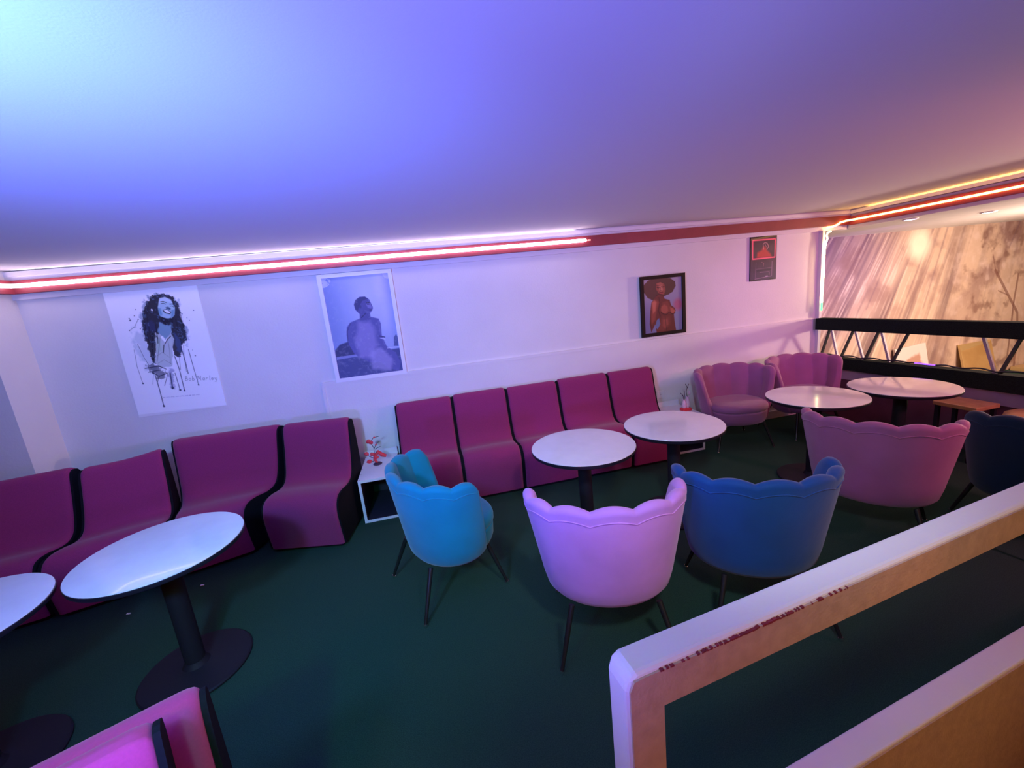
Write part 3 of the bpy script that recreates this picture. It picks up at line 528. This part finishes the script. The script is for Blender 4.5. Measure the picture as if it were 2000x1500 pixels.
# ---------------------------------------------------------------- modular sofa units
def catmull(p, k=5):
    out = []
    for i in range(len(p) - 1):
        a = np.array(p[max(i - 1, 0)]); b = np.array(p[i]); c = np.array(p[i + 1]); d = np.array(p[min(i + 2, len(p) - 1)])
        for j in range(k):
            t = j / k; out.append(tuple(0.5 * ((2 * b) + (-a + c) * t + (2 * a - 5 * b + 4 * c - d) * t * t + (-a + 3 * b - 3 * c + d) * t ** 3)))
    out.append(tuple(p[-1])); return out
PROF = catmull([(0.03, 0.03), (0.0, 0.40), (0.0, 0.78), (0.018, 0.855), (0.06, 0.88), (0.105, 0.868), (0.135, 0.82), (0.175, 0.66), (0.225, 0.50), (0.275, 0.432), (0.36, 0.415),
                (0.48, 0.430), (0.575, 0.425), (0.632, 0.385), (0.658, 0.31), (0.652, 0.20), (0.628, 0.03)], 4)
def sofa_unit(BL, BR, FR, FL, label, group, zs=1.0, sag=0.0, fab=None, name='sofa_unit'):
    """corners in world metres: back-left, back-right, front-right, front-left as seen from the front"""
    c = np.array([BL, BR, FR, FL], float).mean(0); e = tag(empty(name, (c[0], c[1], 0)), label, 'sofa', group)
    q = [np.array(p, float) - c for p in (BL, BR, FR, FL)]
    pr = np.array(PROF); cen = np.array([0.30, 0.30])
    # inward normals of the profile (for the rounded edges)
    tg = np.gradient(pr, axis=0); nm = np.c_[-tg[:, 1], tg[:, 0]]; nm /= np.linalg.norm(nm, axis=1)[:, None]
    if ((cen - pr[10]) @ nm[10]) < 0: nm = -nm
    def pos(u, d, z):
        v = d / 0.66; b = q[0] * (1 - u) + q[1] * u; f = q[3] * (1 - u) + q[2] * u; p = b * (1 - v) + f * v
        return (p[0], p[1], z)
    us = [0.0, 0.006, 0.02, 0.045, 0.08] + list(np.linspace(0.14, 0.86, 9)) + [0.92, 0.955, 0.98, 0.994, 1.0]
    ins = [0.020, 0.012, 0.005, 0.001, 0.0] + [0.0] * 9 + [0.0, 0.001, 0.005, 0.012, 0.020]
    V = []; F = []; n = len(pr)
    for u, iv in zip(us, ins):
        for (d, z), m_ in zip(pr, nm):
            z2 = z + m_[1] * iv; d2 = d + m_[0] * iv
            if z > 0.5: z2 -= sag * math.sin(math.pi * min(1, max(0, u))) * (z - 0.5) / 0.38 + sag * 0.9 * (1 - u) * (z - .5) / .38
            crown = 0.006 * math.sin(math.pi * u); z2 += crown if 0.35 < z < 0.5 else 0
            V.append(pos(u, d2, z2 * zs))
    for i in range(len(us) - 1):
        for j in range(n - 1): F.append((i * n + j, i * n + j + 1, (i + 1) * n + j + 1, (i + 1) * n + j))
    L = len(us) - 1
    for j in range(n - 1): pass
    F.append(tuple(range(n))); F.append(tuple(L * n + j for j in range(n)))
    for i in range(L): F.append((i * n, (i + 1) * n, (i + 1) * n + n - 1, i * n + n - 1))
    link_mesh('upholstery', V, F, fab or WINE, e, True, 50)
    w = np.linalg.norm(q[1] - q[0])
    for sgn in (0, 1):
        V = []; F = []; t = 0.012 / w
        for u in ((-t, 0.012 * 0 + 0.001) if sgn == 0 else (0.999, 1 + t)):
            for (d, z), m_ in zip(pr, nm):
                sg = (sag * 0.9 * (1 - min(1, max(0, u))) * (z - .5) / .38 if z > .5 else 0)
                V.append(pos(u, d + m_[0] * 0.016, (z + m_[1] * 0.016 - sg) * zs))
        for j in range(n): F.append((j, (j + 1) % n, n + (j + 1) % n, n + j))
        F.append(tuple(range(n))); F.append(tuple(range(2 * n - 1, n - 1, -1)))
        link_mesh('side_panel', V, F, BLACKF, e)['label'] = 'black side panel'
    V = [pos(0.04, 0.06, 0), pos(0.96, 0.06, 0), pos(0.96, 0.60, 0), pos(0.04, 0.60, 0), pos(0.04, 0.06, 0.05), pos(0.96, 0.06, 0.05), pos(0.96, 0.60, 0.05), pos(0.04, 0.60, 0.05)]
    MB().hexa(V).build('base', BLACKF, e)
    return e
G1 = 'wine red seats of the left row'; G2 = 'wine red seats of the middle row'
sofa_unit((-3.02, 3.43), (-2.575, 3.53), (-2.615, 2.97), (-3.20, 2.83), 'wine red modular seat at the left edge of the photo, behind the cropped table', G1)
sofa_unit((-2.50, 3.52), (-2.11, 3.69), (-1.955, 3.12), (-2.555, 2.95), 'wine red modular seat with a sagging top edge, second from the left end', G1, sag=0.016)
sofa_unit((-2.165, 3.96), (-1.285, 3.92), (-1.515, 3.295), (-1.895, 3.145), 'widest wine red modular seat, directly behind the elongated round table', G1)
sofa_unit((-1.245, 3.90), (-0.700, 3.80), (-0.805, 3.11), (-1.365, 3.25), 'wine red modular seat beside the white open box, its black side showing', G1)
xs = [-0.335, 0.20, 0.735, 1.265, 1.815, 2.33]
xf = [-0.365, 0.195, 0.735, 1.27, 1.82, 2.335]
lb2 = ['wine red modular seat right of the white open box, partly behind the light blue chair', 'wine red modular seat second from the left in the middle row',
       'middle one of the five wine red seats in the middle row', 'wine red modular seat fourth from the left in the middle row', 'wine red modular seat at the right end of the middle row']
dz = [0.0, 0.006, -0.002, 0.006, 0.0]
for i in range(5):
    g = 0.013
    sofa_unit((xs[i] + g, 4.045), (xs[i + 1] - g, 4.045), (xf[i + 1] - g, 3.45), (xf[i] + g, 3.45), lb2[i], G2, zs=1.0 + dz[i])
# near seat at the bottom left, facing the camera's side
FUCH = mat('fuchsia_upholstery', (0.50, 0.035, 0.16), 0.8, noise=0.06, nscale=180, sheen=0.15, spec=0.3)
b1 = np.array((-0.652, 1.005)); dr = np.array((-0.906, -0.423)); fn = np.array((0.423, -0.906))
p_br = b1 - fn * 0.10; w = 0.56
sofa_unit(tuple(p_br + dr * w), tuple(p_br), tuple(p_br + fn * 0.66), tuple(p_br + dr * w + fn * 0.66), 'fuchsia modular seat at the bottom left corner, its back to the tables', None, fab=FUCH)
ce = tag(empty('seat_cushion', (0, 0, 0)), 'bright fuchsia upholstered cushion leaning on the seat in the bottom left corner', 'cushion')
def loc3(a, dd, z): p = b1 + dr * a + fn * dd; return (p[0], p[1], z)
V = []; F = []; sec = []
K = 14
us = [0.075, 0.078, 0.088, 0.11] + list(np.linspace(0.16, 0.48, 5)) + [0.52, 0.535, 0.54]
inn = [0.022, 0.012, 0.004, 0.0] + [0] * 5 + [0.004, 0.012, 0.022]
prc = catmull([(0.165, 0.475), (0.048, 0.81), (0.030, 0.895), (0.042, 0.918), (0.074, 0.920), (0.099, 0.89), (0.175, 0.68), (0.250, 0.475)], 4)
pc = np.array(prc); cc = pc.mean(0)
for u, iv in zip(us, inn):
    for d, z in pc:
        v = np.array([d, z]) + (cc - (d, z)) / np.linalg.norm(cc - (d, z)) * iv; V.append(loc3(u, v[0], v[1]))
n = len(pc)
for i in range(len(us) - 1):
    for j in range(n): F.append((i * n + j, i * n + (j + 1) % n, (i + 1) * n + (j + 1) % n, (i + 1) * n + j))
F.append(tuple(range(n))); F.append(tuple((len(us) - 1) * n + j for j in range(n)))
link_mesh('upholstery', V, F, FUCH, ce, True, 50)
for ua, ub in ((0.062, 0.0755), (0.5395, 0.553)):
    V = [loc3(u, d + (cc[0] - d) * 0.10, z + (cc[1] - z) * 0.05) for u in (ua, ub) for d, z in pc]
    F = [(j, (j + 1) % n, n + (j + 1) % n, n + j) for j in range(n)] + [tuple(range(n)), tuple(range(2 * n - 1, n - 1, -1))]
    link_mesh('side_panel', V, F, BLACKF, ce)['label'] = 'black side panel'

# ---------------------------------------------------------------- round bistro tables
R_T, H_T, R_B = 0.353, 0.713, 0.2525
def make_table():
    e = empty('bistro_table')
    MB().lathe([(0.30, H_T - 0.006), (R_T - 0.004, H_T - 0.006), (R_T - 0.002, H_T - 0.003), (R_T - 0.003, H_T - 0.0005), (R_T - 0.006, H_T), (0.01, H_T)], n=96).build('table_top', MARBLE, e, True, 30)
    MB().lathe([(0.05, H_T - 0.030), (R_T - 0.012, H_T - 0.030), (R_T - 0.002, H_T - 0.024), (R_T, H_T - 0.016), (R_T, H_T - 0.006), (R_T - 0.002, H_T - 0.0045), (0.32, H_T - 0.0055)], n=96).build('edge_band', BLACKE, e, True, 30)
    MB().lathe([(0.046, 0.02), (0.046, H_T - 0.045), (0.10, H_T - 0.040), (0.11, H_T - 0.028)], n=36).build('column', BLACKM, e, True, 30)
    MB().lathe([(R_B - 0.006, 0.0), (R_B, 0.004), (R_B, 0.012), (R_B - 0.006, 0.018), (R_B - 0.03, 0.021), (0.09, 0.026), (0.062, 0.034), (0.052, 0.05), (0.047, 0.06)], n=72).build('base', BLACKM, e, True, 30)
    return e
proto = make_table()
tabs = [((-2.044, 1.892), 'round white table cropped by the left edge of the photo'),
        ((-1.404, 2.228), 'large-looking round white table in front of the left row of seats'),
        ((0.966, 2.555), 'round white table behind the front pink chair, left of the twin tables'),
        ((1.712, 2.640), 'round white table nearest the right end of the wine red row'),
        ((3.050, 2.700), 'round white table with a green light reflection'),
        ((3.765, 2.575), 'round white table beside the railing')]
for i, ((x, y), lb) in enumerate(tabs):
    o = proto if i == 0 else copy_tree(proto)
    o.location = (x, y, 0); o.rotation_euler = (0, 0, i * 0.7); tag(o, lb, 'table', 'round bistro tables')

# ---------------------------------------------------------------- scallop-backed chairs
AX, BY, CY = 0.41, 0.32, 0.06
LOB = 7
S_Z = [0.250, 0.255, 0.268, 0.295, 0.36, 0.50, 0.65, 0.82]; S_S = [0.52, 0.63, 0.71, 0.765, 0.805, 0.865, 0.93, 1.0]
def sc(z): return float(np.interp(z, S_Z, S_S))
def chair_geo():
    N = 181; V = []; F = []; secn = None; pip = []
    for i in range(N):
        f = -1 + 2 * i / (N - 1)
        lobe = abs(math.sin(math.pi * LOB * (f + 1) / 2)); af = abs(f)
        ztop = 0.82 - 0.030 * af ** 2 + 0.022 * (lobe ** 0.8 - 1) - 0.05 * (max(0, af - 0.93) / 0.07) ** 2
        endk = math.sqrt(max(0.0, 1 - (max(0, af - 0.965) / 0.035) ** 2)) * 0.92 + 0.08
        def th(z): return math.radians(122 + (101 - 122) * min(1, max(0, (z - 0.30) / 0.48))) * f
        def P(z, inset):
            t = th(z); s_ = sc(z); x = AX * s_ * math.sin(t); y = -BY * s_ * math.cos(t)
            nx, ny = math.sin(t) / AX, -math.cos(t) / BY; l = math.hypot(nx, ny); return (x - nx / l * inset, CY + y - ny / l * inset, z)
        tk = 0.050 + 0.016 * lobe
        mid = tk / 2; hk = tk / 2 * endk
        lo, hi = mid - hk, mid + hk
        loop = []
        for z in (0.250, 0.255, 0.268, 0.295, 0.36, 0.45, 0.54, 0.63, 0.70): loop.append(P(min(z, ztop - 0.05), lo))
        zr = ztop - hk
        for k in range(9):
            a = math.pi * k / 8; loop.append(P(zr + hk * math.sin(a) * 1.0, mid - hk * math.cos(a)))
        for z in (0.70, 0.63, 0.55, 0.47, 0.40, 0.31): loop.append(P(min(z, ztop - 0.05), hi + (0.02 if z < .5 else 0)))
        secn = len(loop); V += loop
        if af < 0.95: pip.append(P(ztop - 0.062, lo - 0.0005))
    for i in range(N - 1):
        for j in range(secn): F.append((i * secn + j, i * secn + (j + 1) % secn, (i + 1) * secn + (j + 1) % secn, (i + 1) * secn + j))
    F.append(tuple(range(secn))); F.append(tuple((N - 1) * secn + j for j in range(secn)))
    # seat
    SV = []; SF = []; n = 72
    rings = [(0.262, 0.62), (0.266, 0.80), (0.282, 0.90), (0.32, 0.955), (0.385, 0.975), (0.398, 0.975), (0.402, 0.955), (0.408, 0.975), (0.42, 0.997), (0.44, 1.0), (0.458, 0.985), (0.470, 0.94), (0.478, 0.84), (0.482, 0.6), (0.484, 0.25)]
    for z, s_ in rings:
        for k in range(n):
            a = 2 * math.pi * k / n; c_, d_ = math.cos(a), math.sin(a); ex = 2 / 2.5
            x = 0.288 * s_ * math.copysign(abs(c_) ** ex, c_); y = (0.275 if d_ > 0 else 0.23) * s_ * math.copysign(abs(d_) ** ex, d_)
            SV.append((x, 0.065 + y, z))
    for i in range(len(rings) - 1):
        for k in range(n): SF.append((i * n + k, i * n + (k + 1) % n, (i + 1) * n + (k + 1) % n, (i + 1) * n + k))
    SF.append(tuple(range(n))); SF.append(tuple((len(rings) - 1) * n + k for k in range(n)))
    return V, F, SV, SF, pip
GEO = chair_geo()
LEGS = [(-1, -1), (1, -1), (1, 1), (-1, 1)]
def make_chair(fab):
    e = empty('scallop_chair'); V, F, SV, SF, pip = GEO
    link_mesh('shell_back', V, F, fab, e, True, 60)
    link_mesh('seat', SV, SF, fab, e, True, 60)
    MB().tube(pip, 0.0032, 6).build('piping', fab, e, True, 80)
    for sx, sy in LEGS:
        a = Vector((0.205 * sx, 0.03 + 0.185 * sy, 0.285)); b = Vector((0.280 * sx, 0.015 + 0.275 * sy, 0.010))
        l = MB().tube([a, a.lerp(b, 0.5), b], [0.0145, 0.012, 0.009], 14).build('leg', LEGM, e, True)
        c = a.lerp(b, 0.975)
        MB().tube([c, b, b + Vector((0, 0, -0.010))], [0.0108, 0.0108, 0.0085], 14).build('foot_tip', SILVER, l, True)['label'] = 'silver foot tip'
    return e
def place(e, x, y, ang, lb, grp):
    e.location = (x, y, 0); e.rotation_euler = (0, 0, math.radians(ang - 90)); tag(e, lb, 'chair', grp); return e
GB, GP = 'blue velvet scallop chairs', 'pink velvet scallop chairs'
cb_ = make_chair(BLUEV); cn = make_chair(NAVYV); cp = make_chair(PINKV)
place(cb_, -0.065, 2.455, 21, 'bright blue velvet chair with scalloped back, seen from the side, beside the white box', GB)
place(cn, 1.555, 1.68, 70, 'deep blue velvet chair with scalloped back, seen from behind, right of the front pink chair', GB)
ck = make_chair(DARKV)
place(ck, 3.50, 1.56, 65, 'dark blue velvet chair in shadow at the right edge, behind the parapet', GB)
place(cp, 0.757, 1.758, 74, 'pink velvet chair with scalloped back nearest the camera, seen from behind', GP)
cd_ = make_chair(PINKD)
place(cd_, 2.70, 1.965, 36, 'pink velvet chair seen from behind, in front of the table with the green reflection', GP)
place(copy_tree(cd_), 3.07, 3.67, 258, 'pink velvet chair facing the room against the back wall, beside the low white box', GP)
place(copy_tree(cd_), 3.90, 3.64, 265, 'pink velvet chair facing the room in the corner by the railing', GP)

# ---------------------------------------------------------------- open white boxes used as side tables
def open_box(x0, x1, y0, y1, h, lb, back=True):
    cx_, cy_ = (x0 + x1) / 2, (y0 + y1) / 2; e = tag(empty('side_table', (cx_, cy_, 0)), lb, 'side table', 'open white boxes'); a, b = (x1 - x0) / 2, (y1 - y0) / 2; t = 0.022
    MB().box(-a, a, -b, b, h - t, h).build('top_panel', WHITEB, e)
    MB().box(-a, -a + t, -b, b, t, h - t).build('side_panel', WHITEB, e); MB().box(a - t, a, -b, b, t, h - t).build('side_panel', WHITEB, e)
    MB().box(-a, a, -b, b, 0, t).build('bottom_panel', WHITEB, e)
    MB().box(-a + t, a - t, b - 0.02, b, t, h - t).build('back_panel', DARKIN, e)
    k = 0.0012
    MB().box(-a + t, -a + t + k, -b + 0.004, b - 0.02, t, h - t).box(a - t - k, a - t, -b + 0.004, b - 0.02, t, h - t).box(-a + t, a - t, -b + 0.004, b - 0.02, t, t + k).box(-a + t, a - t, -b + 0.004, b - 0.02, h - t - k, h - t).build('shade_lining', DARKIN, e)  # dark sheets stand in for the shade inside the white box
    MB().box(-a, a, b - 0.018, b, h, h + 0.055).build('upstand', WHITEB, e)
    for k in range(3):
        MB().lathe([(0.004, h + 0.0003), (0.004, h + 0.0012)], (-a + 0.011, -b + 0.02 + k * 0.12, 0), 10).build('screw_cap', DARKIN, e)
    return e
open_box(-0.688, -0.385, 3.465, 4.06, 0.385, 'open-fronted white box table between the two rows of wine red seats')
open_box(2.38, 2.70, 3.60, 4.06, 0.385, 'low white box table right of the middle row, holding the ornament with a red base')

# ---------------------------------------------------------------- blossom ornaments
def blob(mb, c, r, n=10, sq=(1, 1, 1), seed=0):
    rg = random.Random(seed); v = []; f = []
    for i in range(n // 2 + 1):
        a = math.pi * i / (n // 2)
        for k in range(n):
            b = 2 * math.pi * k / n; rr = r * (1 + 0.18 * rg.uniform(-1, 1))
            v.append((c[0] + rr * math.sin(a) * math.cos(b) * sq[0], c[1] + rr * math.sin(a) * math.sin(b) * sq[1], c[2] + rr * math.cos(a) * sq[2]))
    for i in range(n // 2):
        for k in range(n): f.append((i * n + k, i * n + (k + 1) % n, (i + 1) * n + (k + 1) % n, (i + 1) * n + k))
    mb.add(v, f)
e = tag(empty('blossom_ornament', (-0.552, 3.80, 0.385)), 'red blossom branch ornament standing on the open white box', 'ornament')
MB().lathe([(0.035, 0), (0.04, 0.006), (0.03, 0.014), (0.01, 0.018)], n=20).build('foot', TWIG, e, True)
MB().tube([(0, 0, 0.01), (-0.02, 0, 0.05), (-0.01, 0.0, 0.085), (0.02, 0, 0.115), (0.055, 0, 0.08), (0.085, 0, 0.066)], [0.008, 0.014, 0.017, 0.019, 0.018, 0.013], 10).build('branch', REDP, e, True)
tw = MB()
for q in ([(-0.015, 0, 0.09), (-0.01, 0, 0.16), (-0.03, 0, 0.21), (-0.04, 0, 0.235)], [(-0.01, 0, 0.15), (0.02, 0, 0.20), (0.055, 0, 0.215)], [(0.0, 0, 0.11), (0.005, 0, 0.15), (0.05, 0, 0.165)], [(-0.025, 0, 0.225), (0.0, 0, 0.255), (0.05, 0, 0.262)],
          [(-0.02, 0, 0.06), (-0.06, 0, 0.085), (-0.075, 0, 0.11)], [(-0.02, 0, 0.04), (-0.05, 0, 0.03), (-0.068, 0, 0.045)]): tw.tube(q, 0.0028, 6)
tw.build('twig', TWIG, e, True)
for k, (x, z, r) in enumerate([(-0.045, 0.228, 0.020), (-0.025, 0.215, 0.017), (-0.078, 0.115, 0.018), (-0.070, 0.040, 0.019), (-0.032, 0.105, 0.018), (0.008, 0.258, 0.008), (0.012, 0.185, 0.008), (-0.005, 0.07, 0.02)]):
    mb = MB(); blob(mb, (x, -0.004, z), r, 10, (1.2, .8, .9), k); mb.build('blossom', REDP, e, True)
e = tag(empty('blossom_ornament', (2.62, 3.80, 0.385)), 'pink ornament with dark twigs on a red base, on the low white box', 'ornament')
MB().box(-0.050, 0.050, -0.035, 0.035, 0, 0.032, 0.006).build('base', REDP, e)['label'] = 'red base'
MB().lathe([(0.018, 0.032), (0.026, 0.05), (0.022, 0.085), (0.012, 0.11), (0.015, 0.122)], (-0.018, 0, 0), 16).lathe([(0.016, 0.032), (0.024, 0.06), (0.022, 0.10), (0.014, 0.135), (0.018, 0.148)], (0.024, 0, 0), 16).build('vase', PINKC, e, True)
tw = MB()
for q in ([(-0.018, 0, 0.11), (-0.03, 0, 0.17), (-0.06, 0, 0.20)], [(-0.018, 0, 0.11), (-0.01, 0, 0.16), (-0.015, 0, 0.215)], [(0.024, 0, 0.14), (0.01, 0, 0.20), (0.022, 0, 0.25), (0.0, 0, 0.29)], [(0.022, 0, 0.24), (0.04, 0, 0.285)], [(-0.03, 0, 0.17), (-0.045, 0, 0.165)]): tw.tube(q, 0.003, 6)
tw.build('twig', TWIG, e, True)
mb = MB(); blob(mb, (0.045, 0, 0.185), 0.015, 10, (0.9, .8, 1.4), 3); mb.build('bud', PINKC, e, True)
ou = tag(empty('wall_socket', (2.50, 4.086, 0.52)), 'small white socket plate on the wall above the low white box', 'socket')
MB().box(-0.042, 0.042, -0.010, 0, -0.042, 0.042, 0.004).build('plate', PLAST, ou)
MB().lathe([(0.006, 0), (0.006, 0.001)], (0, 0, 0), 10).build('hole', DARKIN, ou).location = (0.0, -0.0105, 0)

# ---------------------------------------------------------------- little stools by the railing
e = tag(empty('stool', (4.40, 2.52, 0)), 'low square stool with a golden-lit wooden top, in front of the railing', 'stool')
MB().box(-0.13, 0.13, -0.15, 0.15, 0.455, 0.490, 0.006).build('seat', GOLDW, e)
for sx in (-1, 1):
    for sy in (-1, 1): MB().box(0.105 * sx - .014, 0.105 * sx + .014, 0.125 * sy - .014, 0.125 * sy + .014, 0, 0.455).build('leg', BLACKM, e)
e = tag(empty('stool', (4.38, 2.11, 0)), 'low round stool with a rounded brown cushion, at the right edge by the railing', 'stool')
MB().lathe([(0.10, 0.42), (0.135, 0.43), (0.148, 0.455), (0.140, 0.485), (0.10, 0.505), (0.03, 0.51)], n=36).build('seat', GOLDW, e, True, 50)
for sx in (-1, 1):
    for sy in (-1, 1): MB().box(0.075 * sx - .012, 0.075 * sx + .012, 0.075 * sy - .012, 0.075 * sy + .012, 0, 0.43).build('leg', BLACKM, e)

# ---------------------------------------------------------------- front parapet with an opening
P0 = Vector((0.312, 0.631, 0)); D_ = Vector((0.9935, 0.1140, 0)); N_ = Vector((-0.1140, 0.9935, 0))
def pp_(s, t, z): v = P0 + D_ * s + N_ * t; return (v.x, v.y, z)
def pbox(mb, s0, s1, t0, t1, z0, z1, b=0.0, seg=3):
    bm = bmesh.new(); bmesh.ops.create_cube(bm, size=1)
    for q in bm.verts: q.co = Vector(((s0 + s1) / 2 + q.co.x * (s1 - s0), (t0 + t1) / 2 + q.co.y * (t1 - t0), (z0 + z1) / 2 + q.co.z * (z1 - z0)))
    if b: bmesh.ops.bevel(bm, geom=list(bm.edges), offset=b, segments=seg, affect='EDGES', profile=0.5)
    bm.verts.index_update(); mb.add([pp_(*q.co) for q in bm.verts], [tuple(w.index for w in f.verts) for f in bm.faces]); bm.free()
LP = 3.2
def frame_mesh(mb, t0, t1, b):
    """one continuous L frame: post and top beam"""
    out = [(-0.020, -0.995), (-0.020, 0.965), (-0.012, 0.990), (0.006, 1.0), (LP, 1.0), (LP, 0.90), (0.066, 0.90), (0.066, -0.995)]
    n = len(out); v = [pp_(s, t0, z) for s, z in out] + [pp_(s, t1, z) for s, z in out]
    f = [tuple(range(n - 1, -1, -1)), tuple(range(n, 2 * n))] + [(i, (i + 1) % n, n + (i + 1) % n, n + i) for i in range(n)]
    mb.add(v, f)
mb = MB(); frame_mesh(mb, 0.0, 0.074, 0.008)
pa = mb.build('wall_parapet', PAINT); struct(pa)
bv = pa.modifiers.new('soft', 'BEVEL'); bv.width = 0.012; bv.segments = 3; bv.limit_method = 'ANGLE'; bv.angle_limit = math.radians(40)
mb = MB(); pbox(mb, 0.066, LP, 0.0, 0.075, -0.995, 0.385, 0.006); sl = struct(mb.build('wall_parapet', PAINT))
# tan inner faces
mb = MB(); out = [(-0.014, 0.0), (-0.014, 0.968), (-0.004, 0.988), (0.012, 0.990), (LP, 0.990), (LP, 0.902), (0.064, 0.902), (0.064, 0.0)]; n = len(out)
out[0] = (-0.014, -0.99); out[-1] = (0.064, -0.99)
v = [pp_(s, -0.004, z) for s, z in out] + [pp_(s, 0.0005, z) for s, z in out]
mb.add(v, [tuple(range(n - 1, -1, -1)), tuple(range(n, 2 * n))] + [(i, (i + 1) % n, n + (i + 1) % n, n + i) for i in range(n)])
struct(mb.build('trim_9', TAN))
mb = MB(); pbox(mb, 0.066, LP, -0.004, 0.0005, -0.99, 0.376); struct(mb.build('trim_10', TAN))
mb = MB(); rg = random.Random(3); s_ = 0.05
while s_ < 0.62:
    w = rg.uniform(0.002, 0.008); dense = 1.0 if 0.22 < s_ < 0.42 else 0.4
    if rg.random() < dense * 0.95:
        h = rg.uniform(0.0004, 0.0020) * (1.3 if dense == 1 else 0.5); pbox(mb, s_, s_ + w, -0.0052, 0.004, 0.9885 - h, 0.9915 + rg.uniform(-.002, .0012))
    s_ += w * 0.9
struct(mb.build('trim_11', CHIP))

# ---------------------------------------------------------------- scraps on the carpet
for (x, y), lb in (((-1.74, 3.03), 'tiny white paper scrap on the carpet in front of the widest wine red seat'), ((-2.10, 2.875), 'tiny white paper scrap on the carpet between the left tables and the wine red seats')):
    e = MB().hexa([(x - .012, y - .004, 0.001), (x + .011, y - .006, 0.001), (x + .012, y + .004, 0.001), (x - .010, y + .006, 0.001),
                   (x - .012, y - .004, 0.004), (x + .011, y - .006, 0.006), (x + .012, y + .004, 0.004), (x - .010, y + .006, 0.007)]).build('paper_scrap', PLAST)
    tag(e, lb, 'scrap')
